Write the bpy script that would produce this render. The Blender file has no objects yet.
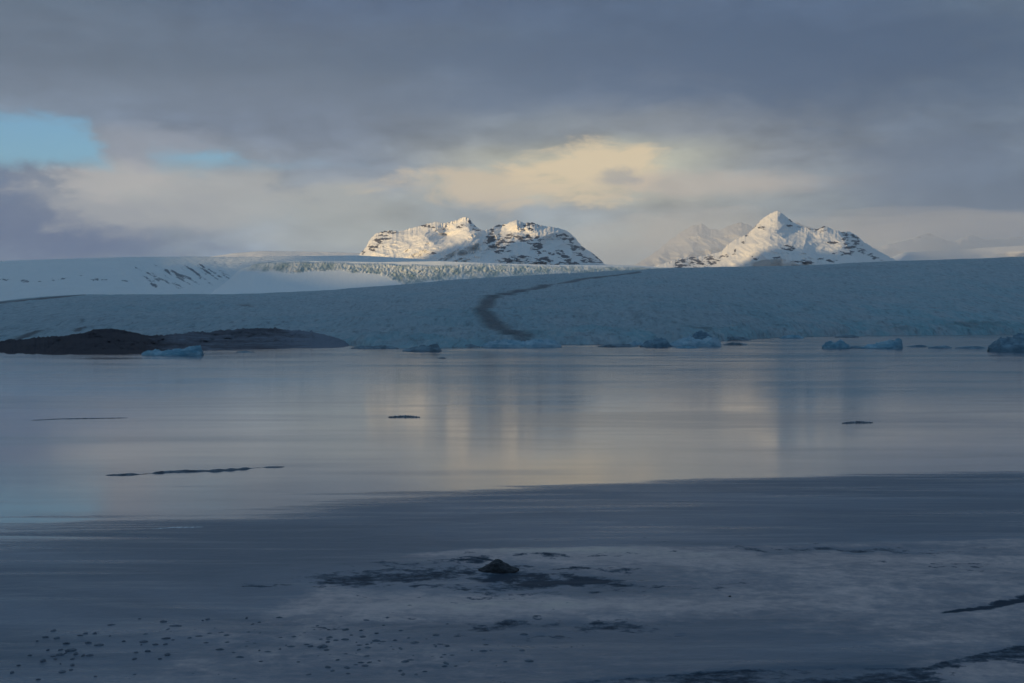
import bpy, math, random
import numpy as np
random.seed(7)
C = bpy.context.scene
col = C.collection
F = 1422.0      # focal length in picture widths units (50 mm on 36 mm at 1024)
H = 12.0        # eye height above the lagoon, metres
YH = 328.0      # eye level
R = math.radians

# ------------------------------------------------------------------ numpy noise
_rng = np.random.RandomState(11)
_P = _rng.permutation(4096)
_G = _rng.uniform(0, 2*math.pi, 4096)
_GX, _GY = np.cos(_G), np.sin(_G)
def perlin(x, y):
    x = np.asarray(x, float); y = np.asarray(y, float)
    xi = np.floor(x).astype(np.int64); yi = np.floor(y).astype(np.int64)
    xf = x-xi; yf = y-yi
    u = xf*xf*xf*(xf*(xf*6-15)+10); v = yf*yf*yf*(yf*(yf*6-15)+10)
    def g(i, j, dx, dy):
        h = _P[(_P[(xi+i) & 4095]+yi+j) & 4095]
        return _GX[h]*dx+_GY[h]*dy
    a = g(0, 0, xf, yf); b = g(1, 0, xf-1, yf); c = g(0, 1, xf, yf-1); d = g(1, 1, xf-1, yf-1)
    return (a+(b-a)*u+(c-a)*v+(a-b-c+d)*u*v)*1.5
def fbm(x, y, o=4, s=0.0, gain=.5):
    t = 0; a = 1.0; n = 0
    for k in range(o):
        t = t+a*perlin(x*2**k+s+17.3*k, y*2**k-s*1.7+9.1*k); n += a; a *= gain
    return t/n
def ridged(x, y, o=4, s=0.0, gain=.5):
    t = 0; a = 1.0; n = 0
    for k in range(o):
        t = t+a*(1-np.abs(perlin(x*2**k+s+31.7*k, y*2**k+s*.7+5.3*k))*2); n += a; a *= gain
    return t/n
def ss(a, b, x):
    t = np.clip((x-a)/(b-a), 0, 1); return t*t*(3-2*t)
def curve(pts):
    xs = [p[0] for p in pts]; ys = [p[1] for p in pts]
    return lambda u: np.interp(u, xs, ys)
def ell(U, Y, cx, cy, rx, ry, a=0.0):
    dx = U-cx; dy = Y-cy; ca, sa = math.cos(a), math.sin(a)
    return np.exp(-((dx*ca+dy*sa)/rx)**2-((-dx*sa+dy*ca)/ry)**2)

# ------------------------------------------------------------------ mesh helpers
def tag(o, label=None, cat=None, group=None, kind=None):
    if label: o['label'] = label
    if cat: o['category'] = cat
    if group: o['group'] = group
    if kind: o['kind'] = kind
    return o
def mesh_obj(name, co, faces, mat, attrs=None, smooth=True, parent=None):
    me = bpy.data.meshes.new(name)
    co = np.asarray(co, np.float32).reshape(-1, 3)
    faces = np.asarray(faces, np.int32)
    me.vertices.add(len(co)); me.vertices.foreach_set('co', co.ravel())
    k = faces.shape[1]
    me.loops.add(faces.size); me.loops.foreach_set('vertex_index', faces.ravel())
    me.polygons.add(len(faces))
    me.polygons.foreach_set('loop_start', np.arange(0, faces.size, k, dtype=np.int32))
    me.update(calc_edges=True)
    me.polygons.foreach_set('use_smooth', np.full(len(faces), smooth))
    for n, v in (attrs or {}).items():
        a = me.attributes.new(n, 'FLOAT', 'POINT'); a.data.foreach_set('value', np.asarray(v, np.float32).ravel())
    me.materials.append(mat); me.validate()
    o = bpy.data.objects.new(name, me); col.objects.link(o)
    if parent: o.parent = parent
    return o
def grid_faces(nr, nc):
    i = np.arange(nr-1)[:, None]*nc+np.arange(nc-1)[None, :]
    return np.stack([i, i+1, i+1+nc, i+nc], -1).reshape(-1, 4)
def strip(name, us, nt, Dfoot, Dcrest, Yfoot, Ycrest, mat, dD=None, dz=None, attrs=None, geo=False, back=8, backlen=.35, zfloor=-3, jag=0):
    """terrain whose front slope rises from its foot to its crest, then falls away behind"""
    t = np.linspace(0, 1, nt)
    U, T = np.meshgrid(us, t)
    Yf, Yc, Df, Dc = Yfoot(U), Ycrest(U), Dfoot(U), Dcrest(U)
    if jag:
        k = max(3, int(5/(us[1]-us[0])))|1
        w = np.hanning(k+2)[1:-1]; w /= w.sum()
        Yc = Ycrest(us); Yc = (np.convolve(np.pad(Yc, k//2, mode='edge'), w, 'valid')+fbm(us*.35, us*0+us[0], 3)*1.3)[None]*np.ones_like(T)
        k = max(3, int(jag/(us[1]-us[0])))|1
        w = np.hanning(k+2)[1:-1]; w /= w.sum()
        ys_ = np.convolve(np.pad(Yc[0], k//2, mode='edge'), w, 'valid')[None]
        Y = Yf+(ys_-Yf)*T+(Yc-ys_)*T**6
    else: Y = Yf+(Yc-Yf)*T
    D = Df*(Dc/Df)**T if geo else Df+(Dc-Df)*T
    if dD is not None: D = D+dD(U, Y, T, D)
    X = (U-512)*D/F
    Z = H+(YH-Y)*D/F
    if dz is not None: Z = Z+dz(X, D, U, Y, T)
    at = {k: fn(U, Y, T, X, D) for k, fn in (attrs or {}).items()}
    # back slope
    tb = np.linspace(0, 1, back+1)[1:]
    xs, ys, zs = [X], [D], [Z]
    for b in tb:
        d = D[-1]*(1+backlen*b)
        xs.append(((us-512)*d/F)[None]); ys.append(d[None]); zs.append((Z[-1]*(1-b)**1.3+zfloor*b)[None])
    # skirt in front
    xs.insert(0, X[:1]*.999); ys.insert(0, D[:1]*.999); zs.insert(0, np.minimum(Z[:1]-30, -6))
    X = np.concatenate(xs); Yw = np.concatenate(ys); Z = np.concatenate(zs)
    A = {}
    for k, v in at.items():
        A[k] = np.concatenate([v[:1], v]+[v[-1:]]*back)
    return mesh_obj(name, np.stack([X, Yw, Z], -1), grid_faces(X.shape[0], X.shape[1]), mat, A)

# ------------------------------------------------------------------ node helpers
def lin(c):
    return tuple(((v/255)/12.92 if v/255 <= .04045 else ((v/255+.055)/1.055)**2.4) for v in c)
class NT:
    def __init__(s, tree):
        s.t = tree; s.n = tree.nodes; s.l = tree.links
    def new(s, typ, **kw):
        n = s.n.new(typ)
        for k, v in kw.items():
            if k == 'inp':
                for i, w in v.items():
                    if hasattr(w, 'is_output') or isinstance(w, bpy.types.NodeSocket): s.l.new(w, n.inputs[i])
                    else: n.inputs[i].default_value = w
            else: setattr(n, k, v)
        return n
    def m(s, op, a, b=None, c=None, clamp=False):
        d = {0: a}
        if b is not None: d[1] = b
        if c is not None: d[2] = c
        return s.new('ShaderNodeMath', operation=op, use_clamp=clamp, inp=d).outputs[0]
    def mix(s, f, a, b):
        n = s.new('ShaderNodeMix', data_type='RGBA')
        for i, w in ((0, f), (6, a), (7, b)):
            if isinstance(w, bpy.types.NodeSocket): s.l.new(w, n.inputs[i])
            else: n.inputs[i].default_value = (tuple(w)+(1,))[:4] if isinstance(w, tuple) else w
        return n.outputs[2]
    def mapr(s, x, a, b, c=0.0, d=1.0, smooth=True):
        return s.new('ShaderNodeMapRange', interpolation_type='SMOOTHSTEP' if smooth else 'LINEAR', inp={0: x, 1: a, 2: b, 3: c, 4: d}).outputs[0]
    def noise(s, vec, scale, detail=4, rough=.5, dist=0.0):
        n = s.new('ShaderNodeTexNoise', inp={'Vector': vec, 'Scale': scale, 'Detail': detail, 'Roughness': rough, 'Distortion': dist})
        return n.outputs[0]
    def attr(s, name):
        return s.new('ShaderNodeAttribute', attribute_name=name).outputs['Fac']
    def pos(s, scale=(1, 1, 1), rot=(0, 0, 0)):
        g = s.new('ShaderNodeNewGeometry').outputs['Position']
        return s.new('ShaderNodeMapping', inp={0: g, 2: rot, 3: scale}).outputs[0]
    def bump(s, h, strength, dist):
        return s.new('ShaderNodeBump', inp={'Height': h, 'Strength': strength, 'Distance': dist}).outputs[0]
def material(name):
    m = bpy.data.materials.new(name); m.use_nodes = True
    nt = NT(m.node_tree); b = m.node_tree.nodes['Principled BSDF']
    return m, nt, b

def snow_rock_mat(name, snow, rock, bump_d, sc=.01, rough=.75):
    m, n, b = material(name)
    p = n.pos()
    r = n.attr('rock')
    nz = n.noise(p, sc*3, 8, .65)
    f = n.m('ADD', r, n.m('MULTIPLY', n.m('SUBTRACT', nz, .5), .9))
    f = n.mapr(f, .43, .57)
    rc = n.mix(n.noise(p, sc*8, 4), tuple(v*.6 for v in rock), tuple(v*1.5 for v in rock))
    sn = n.mix(n.noise(p, sc*1.2, 5), tuple(v*.9 for v in snow), snow)
    n.l.new(n.mix(f, sn, rc), b.inputs['Base Color'])
    b.inputs['Roughness'].default_value = rough
    b.inputs['Specular IOR Level'].default_value = .2
    n.l.new(n.bump(n.noise(p, sc*2.2, 9, .6), 1.0, bump_d), b.inputs['Normal'])
    return m
M = {}
M['mountain'] = snow_rock_mat('mountain_snow_and_rock', (.86, .84, .82), (.085, .08, .09), 16, .006)
M['far'] = snow_rock_mat('distant_snow_and_rock', (.84, .83, .83), (.12, .11, .12), 25, .003)
M['far_dull'] = snow_rock_mat('distant_dimmed_snow', (.52, .51, .51), (.12, .11, .12), 25, .003)  # snow colour lowered to mute the sunlit ridge, standing in for mist
M['snowfield'] = snow_rock_mat('snowfield_snow', (.84, .86, .86), (.17, .18, .20), 14, .012)

# near glacier: blue shaded ice with dirt
m, n, b = material('glacier_ice'); M['glacier'] = m
p = n.pos()
st = n.pos((1, .35, 1), (0, 0, R(14)))
blue = n.attr('blue')
base = n.mix(blue, (.46, .58, .64), (.30, .59, .68))
base = n.mix(n.mapr(n.noise(st, .018, 8, .62), .40, .64), base, (.50, .62, .68))
base = n.mix(n.m('MULTIPLY', n.mapr(n.noise(st, .05, 6, .7), .52, .72), .55), base, (.15, .20, .26))
gr = n.noise(n.pos((1, .16, .5), (0, 0, R(8))), .16, 5, .75)
base = n.mix(n.m('MULTIPLY', n.mapr(gr, .5, .68), .6), base, (.14, .20, .25))
base = n.mix(n.m('MULTIPLY', n.mapr(gr, .48, .34), .5), base, (.70, .76, .78))
d = n.mapr(n.m('ADD', n.attr('dirt'), n.m('MULTIPLY', n.m('SUBTRACT', n.noise(p, .04, 8, .7), .5), .30)), .18, .80)
base = n.mix(n.m('MULTIPLY', d, .92), base, (.095, .10, .115))
n.l.new(base, b.inputs['Base Color']); b.inputs['Roughness'].default_value = .6
b.inputs['Specular IOR Level'].default_value = .25
bn = n.m('ADD', n.m('ADD', n.noise(st, .03, 9, .65), n.m('MULTIPLY', n.noise(st, .12, 5, .6), .4)), n.m('MULTIPLY', gr, .5))
n.l.new(n.bump(bn, 1.0, 22), b.inputs['Normal'])

# icefall
m, n, b = material('icefall_ice'); M['icefall'] = m
p = n.pos(); pv = n.pos((1.6, .5, .6))
cr = n.attr('crev')
v = n.new('ShaderNodeTexVoronoi', feature='F1', inp={'Vector': pv, 'Scale': .018}).outputs[0]
nz = n.mapr(n.m('ADD', n.m('MULTIPLY', v, .35), n.noise(pv, .014, 6, .7)), .48, .85)
ice = n.mix(nz, (.36, .46, .47), (.80, .82, .80))
n.l.new(n.mix(cr, (.84, .86, .86), ice), b.inputs['Base Color'])
b.inputs['Roughness'].default_value = .7; b.inputs['Specular IOR Level'].default_value = .2
n.l.new(n.bump(n.m('MULTIPLY', n.noise(pv, .02, 7, .65), n.m('ADD', cr, .15)), 1.0, 18), b.inputs['Normal'])

# moraine
m, n, b = material('moraine_gravel'); M['moraine'] = m
p = n.pos()
c = n.mix(n.noise(p, .03, 8, .7), (.028, .026, .036), (.08, .070, .082))
f = n.m('MULTIPLY', n.mapr(n.m('ADD', n.attr('frost'), n.m('SUBTRACT', n.noise(n.pos((.5, 1, 6)), .02, 7, .7), .5)), .3, .8), .75)
n.l.new(n.mix(f, c, (.25, .28, .34)), b.inputs['Base Color']); b.inputs['Roughness'].default_value = .9
b.inputs['Specular IOR Level'].default_value = .1
n.l.new(n.bump(n.noise(p, .08, 8, .7), 1.0, 4), b.inputs['Normal'])

# lagoon: thin wet ice, semi mirror
def lagoon_nodes(n):
    p1 = n.pos((.45, 1, 1), (0, 0, R(-6)))
    p2 = n.pos((.4, 1, 1), (0, 0, R(4)))
    p3 = n.pos((.16, 1, 1), (0, 0, R(-9)))
    big = n.noise(p1, .0045, 5, .6, .6)
    fine = n.noise(p2, .03, 6, .6, .6)
    thin = n.noise(p3, .22, 5, .65, .5)
    tone = n.m('ADD', n.m('ADD', n.m('MULTIPLY', big, .45), n.m('MULTIPLY', fine, .35)), n.m('MULTIPLY', thin, .2))
    c = n.mix(n.mapr(tone, .41, .60), (.04, .08, .125), (.11, .14, .175))
    r = n.mapr(tone, .40, .60, .155, .07)
    return c, r
m, n, b = material('lagoon_wet_ice'); M['lake'] = m
c, r = lagoon_nodes(n)
n.l.new(c, b.inputs['Base Color']); n.l.new(r, b.inputs['Roughness'])
b.inputs['IOR'].default_value = 1.33
n.l.new(n.bump(n.noise(n.pos((.6, 1, 1)), .06, 3, .5), .15, .05), b.inputs['Normal'])

# near shore ice with slush, crust and pools
m, n, b = material('shore_ice'); M['shore'] = m
p = n.pos(); pl = n.pos((.8, 1, 1), (0, 0, R(4)))
crust = n.attr('crust'); wet = n.attr('wet')
g1 = n.noise(pl, .30, 9, .68, .8); g2 = n.noise(p, 1.3, 7, .75); g0 = n.noise(n.pos((.5, 1, 1), (0, 0, R(-5))), .07, 6, .6, 1.0)
gm = n.m('SUBTRACT', n.m('ADD', n.m('ADD', n.m('MULTIPLY', g1, .38), n.m('MULTIPLY', g2, .34)), n.m('MULTIPLY', g0, .28)), .5)
fc = n.mapr(n.m('ADD', crust, n.m('MULTIPLY', gm, 1.5)), .24, .66)
fw = n.mapr(n.m('ADD', wet, n.m('MULTIPLY', gm, 3.2)), .36, .72)
near = n.mapr(n.m('ADD', n.attr('near'), n.m('MULTIPLY', n.m('SUBTRACT', n.noise(n.pos((.12, 1, 1), (0, 0, R(3))), .35, 6, .65, .5), .5), 1.5)), .2, .8)
ice = n.mix(n.mapr(g0, .35, .65), (.09, .12, .16), (.18, .20, .245))
ice = n.mix(n.m('MULTIPLY', n.mapr(g2, .5, .75), .3), ice, (.05, .07, .10))
crc = n.mix(n.mapr(gm, -.12, .14), (.40, .32, .315), (.66, .51, .475))
crc = n.mix(n.mapr(n.m('ADD', crust, gm), .66, .92), crc, (.66, .53, .45))  # palest crust brightened further; along the upper edge this paints in a reflection
c = n.mix(fc, ice, crc)
c = n.mix(n.mapr(fw, 0.0, .45, 0.0, .9), c, (.05, .085, .125))
c = n.mix(n.m('MULTIPLY', n.mapr(fw, .35, 1.0), .85), c, (.034, .042, .06))
lc, lr = lagoon_nodes(n)
n.l.new(n.mix(near, lc, c), b.inputs['Base Color'])
rr = n.m('ADD', .40, n.m('MULTIPLY', fc, .25))
rr = n.m('ADD', rr, n.m('MULTIPLY', fw, .25))
sk = n.noise(n.pos((.09, 1, 1), (0, 0, R(-3))), .45, 6, .68, .4)
rr = n.m('SUBTRACT', rr, n.m('MULTIPLY', n.mapr(sk, .46, .66), n.m('MULTIPLY', n.m('SUBTRACT', 1.0, fc), .16)))
nr = n.new('ShaderNodeMix', data_type='FLOAT', inp={0: near, 2: lr, 3: rr}).outputs[0]
n.l.new(nr, b.inputs['Roughness'])
b.inputs['IOR'].default_value = 1.33
n.l.new(n.m('SUBTRACT', .5, n.m('MULTIPLY', n.m('MAXIMUM', n.m('MULTIPLY', fw, 1.1), n.m('MULTIPLY', fc, .5)), .34)), b.inputs['Specular IOR Level'])
hgt = n.m('ADD', n.m('MULTIPLY', g1, .5), n.m('MULTIPLY', g2, .5))
hgt = n.m('MULTIPLY', n.m('MULTIPLY', hgt, near), n.m('SUBTRACT', 1.0, n.m('MULTIPLY', fw, .8)))
n.l.new(n.bump(hgt, .7, .16), b.inputs['Normal'])

def ice_mat(name, a, c, rough=.35, bd=1.2, sc=.15):
    m, n, b = material(name)
    p = n.pos((1, 1, 2))
    n.l.new(n.mix(n.mapr(n.noise(p, sc, 6, .65), .35, .65), a, c), b.inputs['Base Color'])
    b.inputs['Roughness'].default_value = rough; b.inputs['IOR'].default_value = 1.31
    b.inputs['Subsurface Weight'].default_value = 0
    n.l.new(n.bump(n.noise(p, sc*2, 6, .6), .8, bd), b.inputs['Normal'])
    return m
M['berg_blue'] = ice_mat('blue_iceberg_ice', (.12, .28, .38), (.30, .48, .58))
M['berg_pale'] = ice_mat('pale_iceberg_ice', (.20, .36, .46), (.40, .54, .62))
M['berg_dark'] = ice_mat('dirty_iceberg_ice', (.08, .12, .15), (.22, .31, .37))
M['berg_deep'] = ice_mat('deep_blue_iceberg_ice', (.10, .19, .26), (.22, .34, .42))
M['rock'] = ice_mat('wet_dark_rock', (.010, .011, .014), (.04, .042, .05), .6, .1, 2.5)
M['floe'] = ice_mat('dark_slush_ridge', (.07, .08, .10), (.20, .22, .25), .5, .05, 1.0)
M['lump'] = ice_mat('dark_ice_lump', (.065, .08, .105), (.13, .15, .185), .5, .03, 5.0)
M['bright'] = ice_mat('bare_white_ice', (.5, .52, .55), (.8, .8, .8), .3, .01, 2.0)
m, n, b = material('shade_cloud'); M['cloud'] = m  # opaque shell of the out-of-view clouds added to block the sun
b.inputs['Base Color'].default_value = (.8, .8, .82, 1); b.inputs['Roughness'].default_value = 1

# ------------------------------------------------------------------ ground and lagoon
def sheet(name, x0, x1, y0, y1, z, mat, kind='structure', nx=2, ny=2):
    X, Y = np.meshgrid(np.linspace(x0, x1, nx), np.linspace(y0, y1, ny))
    o = mesh_obj(name, np.stack([X, Y, X*0+z], -1), grid_faces(ny, nx), mat)
    o['kind'] = kind
    return o
gm_, gn, gb = material('ground_snow'); gb.inputs['Base Color'].default_value = (.6, .64, .68, 1)
M['ground'] = gm_
ground = sheet('ground', -60000, 60000, -20000, 80000, -4.0, M['ground'])
lake = sheet('lake', -9000, 9000, -1500, 6000, 0.0, M['lake'])

shore_y = curve([(-400, 357), (0, 355.5), (140, 354), (200, 350.5), (300, 348), (400, 348), (440, 348), (500, 346.5), (560, 345), (650, 344), (700, 342), (745, 339.5), (780, 337.5), (850, 336), (1024, 334.6), (1424, 334)])
g_top = curve([(-400, 314), (-100, 306), (0, 301), (40, 297), (80, 294.5), (200, 294), (260, 293.5), (330, 290), (400, 284.5), (450, 280), (500, 277), (560, 273.5), (620, 270.5), (660, 268.5), (720, 267), (800, 265.5), (880, 261.5), (960, 259), (1024, 256.5), (1200, 252), (1424, 250)])
shore_D = lambda u: H*F/(shore_y(u)-YH)
mor = [(640, 272), (600, 278), (560, 283), (525, 289), (500, 295), (486, 302), (480, 310), (483, 318), (494, 326), (508, 334), (522, 341)]
def seg_dist(U, Y, pts, ws, asp=1.0):
    best = np.full(U.shape, 1e9)
    for i in range(len(pts)-1):
        (x0, y0), (x1, y1) = pts[i], pts[i+1]
        dx, dy = x1-x0, (y1-y0)*asp
        t = np.clip(((U-x0)*dx+(Y-y0)*asp*dy)/(dx*dx+dy*dy), 0, 1)
        d = np.hypot(U-x0-t*dx, (Y-y0)*asp-t*dy)/(ws[i]+(ws[i+1]-ws[i])*t)
        best = np.minimum(best, d)
    return best
def g_dirt(U, Y, T, X, D):
    wob = fbm(X*.004, D*.002, 4)*5
    d = seg_dist(U+wob, Y, mor, [2, 2.4, 3, 4.2, 6.5, 9.5, 12, 12, 11.5, 13, 15], 2.2)
    a = np.exp(-np.maximum(d-.25, 0)**1.6*1.1)*.66
    a = np.maximum(a, .34*np.exp(-(d/5.5)**2)*np.clip(np.cos(d*4.2), 0, 1)*ss(.95, .6, T))
    d2 = seg_dist(U, Y, [(-60, 306), (0, 303), (30, 300), (60, 297), (85, 295)], [6, 5, 4, 3, 1.5], 2.5)
    a = np.maximum(a, .75*np.exp(-d2**2))
    d3 = seg_dist(U, Y, [(-80, 350), (0, 338), (40, 332), (85, 326.5)], [6, 6, 4, 2], 3)
    a = np.maximum(a, .7*np.exp(-d3**2))
    a = np.maximum(a, .42*ell(U, Y, 400, 340, 80, 7))
    a = np.maximum(a, .30*ell(U, Y, 650, 300, 40, 3, .1))
    a = np.maximum(a, .42*ell(U, Y, 655, 312, 5, 12, -.3))
    a = np.maximum(a, .38*ell(U, Y, 640, 322, 30, 4, .5))
    a = np.maximum(a, .36*ell(U, Y, 580, 318, 18, 14, .3))
    a = np.maximum(a, .34*ell(U, Y, 800, 310, 60, 4, -.25))
    a = np.maximum(a, .50*ell(U, Y, 700, 334, 26, 4, .1))
    a = np.maximum(a, .46*ell(U, Y, 900, 333, 20, 2.5))
    a = np.maximum(a, .46*ell(U, Y, 975, 330, 50, 5))
    a = np.maximum(a, .30*ell(U, Y, 850, 268, 150, 4, -.03))
    a = np.maximum(a, .55*ell(U, Y, 246, 305.5, 12, 1.2))
    return a
def g_dz(X, D, U, Y, T):
    env = ss(0, .05, T)*(1-ss(.9, 1, T)*.6)
    a = R(14)
    xr = X*math.cos(a)+D*math.sin(a); yr = -X*math.sin(a)+D*math.cos(a)
    z = (ridged(xr*.006, yr*.003, 5, 3.3, .6)-.45)*13*(.4+.6*ss(5000, 1200, D))
    z += fbm(X*.0012, D*.0012, 3, 8.0)*22*ss(.12, .5, T)*(1-ss(.8, 1, T))
    cl = (ridged(X*.03, D*.01, 4, 1.0)*6+4)*ss(0, .02, T)*(1-ss(.08, .2, T))*(D/1500+.3)
    return z*env*(1-.8*ss(380, 320, U)*ss(.35, .1, T))+cl*.7*ss(330, 380, U)
us = np.linspace(-380, 1400, 1300)
gfD = lambda u: shore_D(u)+230*ss(372, 330, u)
gl = strip('glacier', us, 190, gfD, lambda u: 4600+fbm(u*.004, u*0, 2)*300+(u-500)*.5, lambda u: np.where(u < 372, YH+H*F/gfD(u)+.3, shore_y(u)), g_top, M['glacier'],
           dz=g_dz, geo=True,
           attrs={'dirt': g_dirt, 'blue': lambda U, Y, T, X, D: np.clip(.15+.55*ss(560, 1000, U)*ss(.95, .3, T)+.6*ss(.25, 0, T)+.3*ell(U, Y, 500, 320, 90, 20)+.5*fbm(X*.002, D*.002, 4), 0, 1)})
tag(gl, 'broad blue-grey glacier tongue sloping down to the lagoon', 'glacier', kind='structure')

# moraine hill on the left shore
mtop = curve([(-400, 330), (-100, 334), (0, 341), (30, 338), (60, 336), (82, 333), (95, 329.5), (108, 328.3), (120, 329), (138, 333), (150, 335.5), (175, 334), (205, 331.5), (235, 328.8), (262, 328), (300, 330), (325, 334), (345, 341), (360, 346.5)])
us = np.linspace(-380, 358, 620)
mo = strip('moraine_hill', us, 60, lambda u: H*F/(shore_y(u)+.6-YH), lambda u: H*F/(shore_y(u)+.6-YH)+220, lambda u: shore_y(u)+.9,
           lambda u: np.minimum(mtop(u)+fbm(u*.06, u*0+3, 3)*1.8+(ridged(u*.22, u*0+1, 4)-.5)*1.9, shore_y(u)), M['moraine'],
           dD=lambda U, Y, T, D: ridged(U*.03, Y*.05, 5, 2.0)*110*T*(1-T)*2,
           attrs={'frost': lambda U, Y, T, X, D: .05+.45*ss(118, 185, U)+.35*ss(250, 350, U)+.3*np.clip(fbm(U*.05, Y*.5, 4, 3.0), 0, 1)}, back=4, backlen=.5)
tag(mo, 'low dark gravel moraine along the left shore', 'hill', kind='structure')

# ------------------------------------------------------------------ icefall and snowfield behind the tongue
sf_top = curve([(-400, 268), (-100, 264), (0, 261), (60, 259), (130, 257), (200, 256.5), (240, 257), (300, 256), (360, 255.5), (420, 259), (470, 263), (520, 266), (600, 270), (680, 274)])
def sf_rock(U, Y, T, X, D):
    a = np.zeros(U.shape)
    for c in [(150, 277, 5, 3, .7), (153, 284, 7, 1.6, .8), (165, 270, 9, 1.8, .6), (176, 275, 6, 2, .7), (172, 283, 9, 1.6, .6), (192, 271, 10, 1.7, .5), (204, 268, 6, 1.6, .5), (210, 272, 7, 1.8, .8),
              (222, 277, 12, 1.8, .45), (100, 279, 4, 2, 0), (60, 279, 7, 1.3, 0), (82, 276, 6, 1.3, .3), (24, 281, 8, 1.1, 0), (5, 280, 5, 1.1, 0), (130, 283, 7, 1.2, .3), (182, 287, 5, 1.4, .5), (230, 281, 5, 1.4, .4), (140, 270, 8, 1.3, .6)]:
        a = np.maximum(a, .62*ell(U, Y, c[0], c[1], c[2]*1.4, c[3]*1.3, c[4])**.7)
    q = Y-.62*U
    st = fbm(q*.30, U*.045, 5, 2.2, .6)
    a = a*(.45+1.5*fbm(q*.5, U*.15, 4, 5.0, .6))+.60*ell(U, Y, 190, 276, 52, 15)**.6*ss(-.12, .30, st)+.50*ell(U, Y, 60, 281, 90, 4)*ss(-.05, .3, fbm(U*.1, Y*.5, 4, 9.0))
    a = a+.52*ell(U, Y, 290, 262, 100, 4)*ss(-.1, .4, fbm(U*.25, Y*.6, 4, 1.0))
    return a
us = np.linspace(-380, 690, 760)
sf = strip('snowfield', us, 90, lambda u: 5300+u*0, lambda u: 7000+u*0, lambda u: g_top(u)+6, sf_top, M['snowfield'],
           dD=lambda U, Y, T, D: 520*ridged((U-Y*1.1)*.014, Y*.012, 5, 4.0)*T*(1-T)*1.6*(.25+ell(U, Y, 185, 278, 75, 22))+U*0-80*ell(U, Y, 60, 284, 90, 8),
           attrs={'rock': sf_rock})
tag(sf, 'dim snow-covered slope with gullies behind the left of the glacier', 'snowfield', kind='structure')
if_top = curve([(175, 300), (205, 297), (222, 285), (240, 270), (255, 264), (275, 261.5), (300, 260.5), (380, 262), (440, 261), (500, 263.5), (560, 265), (620, 265.5), (665, 267.5), (700, 270)])
def crev(U, Y, T, X, D):
    low = curve([(180, 270), (240, 270), (300, 271.5), (340, 270), (380, 274), (400, 282), (450, 279.5), (520, 277), (600, 272), (660, 270), (700, 270)])(U)
    up = curve([(180, 266), (230, 262.5), (300, 262), (380, 264), (430, 266), (480, 264), (540, 266), (620, 267), (700, 268)])(U)
    w = fbm(U*.05, Y*.15, 4)*4
    return ss(up-1, up+1.5, Y+w*.4)*ss(low+2, low-1, Y+w)*ss(232, 270, U)
us = np.linspace(175, 705, 640)
ic = strip('icefall', us, 70, lambda u: 5100+u*0, lambda u: 5420+u*0+ss(300, 200, u)*250, lambda u: g_top(u)+3, if_top, M['icefall'],
           dD=lambda U, Y, T, D: ridged(U*.25, Y*.22, 4, 6.0, .6)*45*crev(U, Y, T, 0, 0)*T*(1.02-T)*2,
           dz=lambda X, D, U, Y, T: (ridged(U*.4, Y*.15, 3, 1.0)-.6)*3*crev(U, Y, T, 0, 0),
           attrs={'crev': crev}, back=3, backlen=.04, zfloor=0)
tag(ic, 'crevassed icefall catching sunlight above the glacier tongue', 'icefall', kind='structure')

# ------------------------------------------------------------------ mountains
def rocks(lst, amp=.62, speck=.0, sc=.05):
    def f(U, Y, T, X, D):
        wx = fbm(U*.09, Y*.09, 4, 2.0)*7; wy = fbm(U*.09, Y*.09, 4, 7.0)*4
        a = np.zeros(U.shape)
        for c in lst: a = np.maximum(a, ell(U+wx*.7, Y+wy*.7, c[0], c[1], c[2]*1.5, c[3]*1.5, *c[4:]))
        a = amp*a**.6*(.62+1.3*fbm(U*.13-Y*.06, Y*.42, 5, 3.0, .65))
        a = a+speck*(ridged(U*sc-Y*sc*.6, Y*sc*2, 4, 9.0)-.45)
        return a
    return f
lm_top = curve([(345, 266), (358, 257), (366, 248), (370, 240), (376, 234), (388, 231), (400, 232), (412, 228.5), (425, 225), (436, 222), (444, 224), (456, 221), (462, 218), (468, 218), (473, 224), (478, 229), (484, 231),
                (490, 230), (496, 226), (505, 225), (512, 222), (517, 220), (524, 224), (532, 223), (540, 226), (547, 227), (556, 228), (566, 231), (573, 236), (577, 241), (583, 248), (590, 252), (598, 258), (604, 264), (612, 269), (640, 272)])
def lm_dD(U, Y, T, D):
    e = np.clip(T*4, 0, 1)*(1-.35*ss(.8, 1, T))
    r = ridged((U+Y*.9)*.022, (Y-U*.2)*.03, 6, 5.0, .48)
    o = -r*330*e-14*np.clip(U-372, 0, 118)-4*np.clip(U-490, 0, 50)
    o += 17*np.maximum(0, U-546-(Y-226)*.2)*ss(546, 575, U)
    o += 24*np.maximum(0, 14-np.abs(U-497+(Y-245)*.2))*ss(.1, .5, T)
    o += -300*ell(U, Y, 430, 245, 30, 12)+260*ell(U, Y, 447, 236, 14, 7)-220*ell(U, Y, 478, 240, 9, 12)
    return o
us = np.linspace(346, 638, 700)
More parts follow.
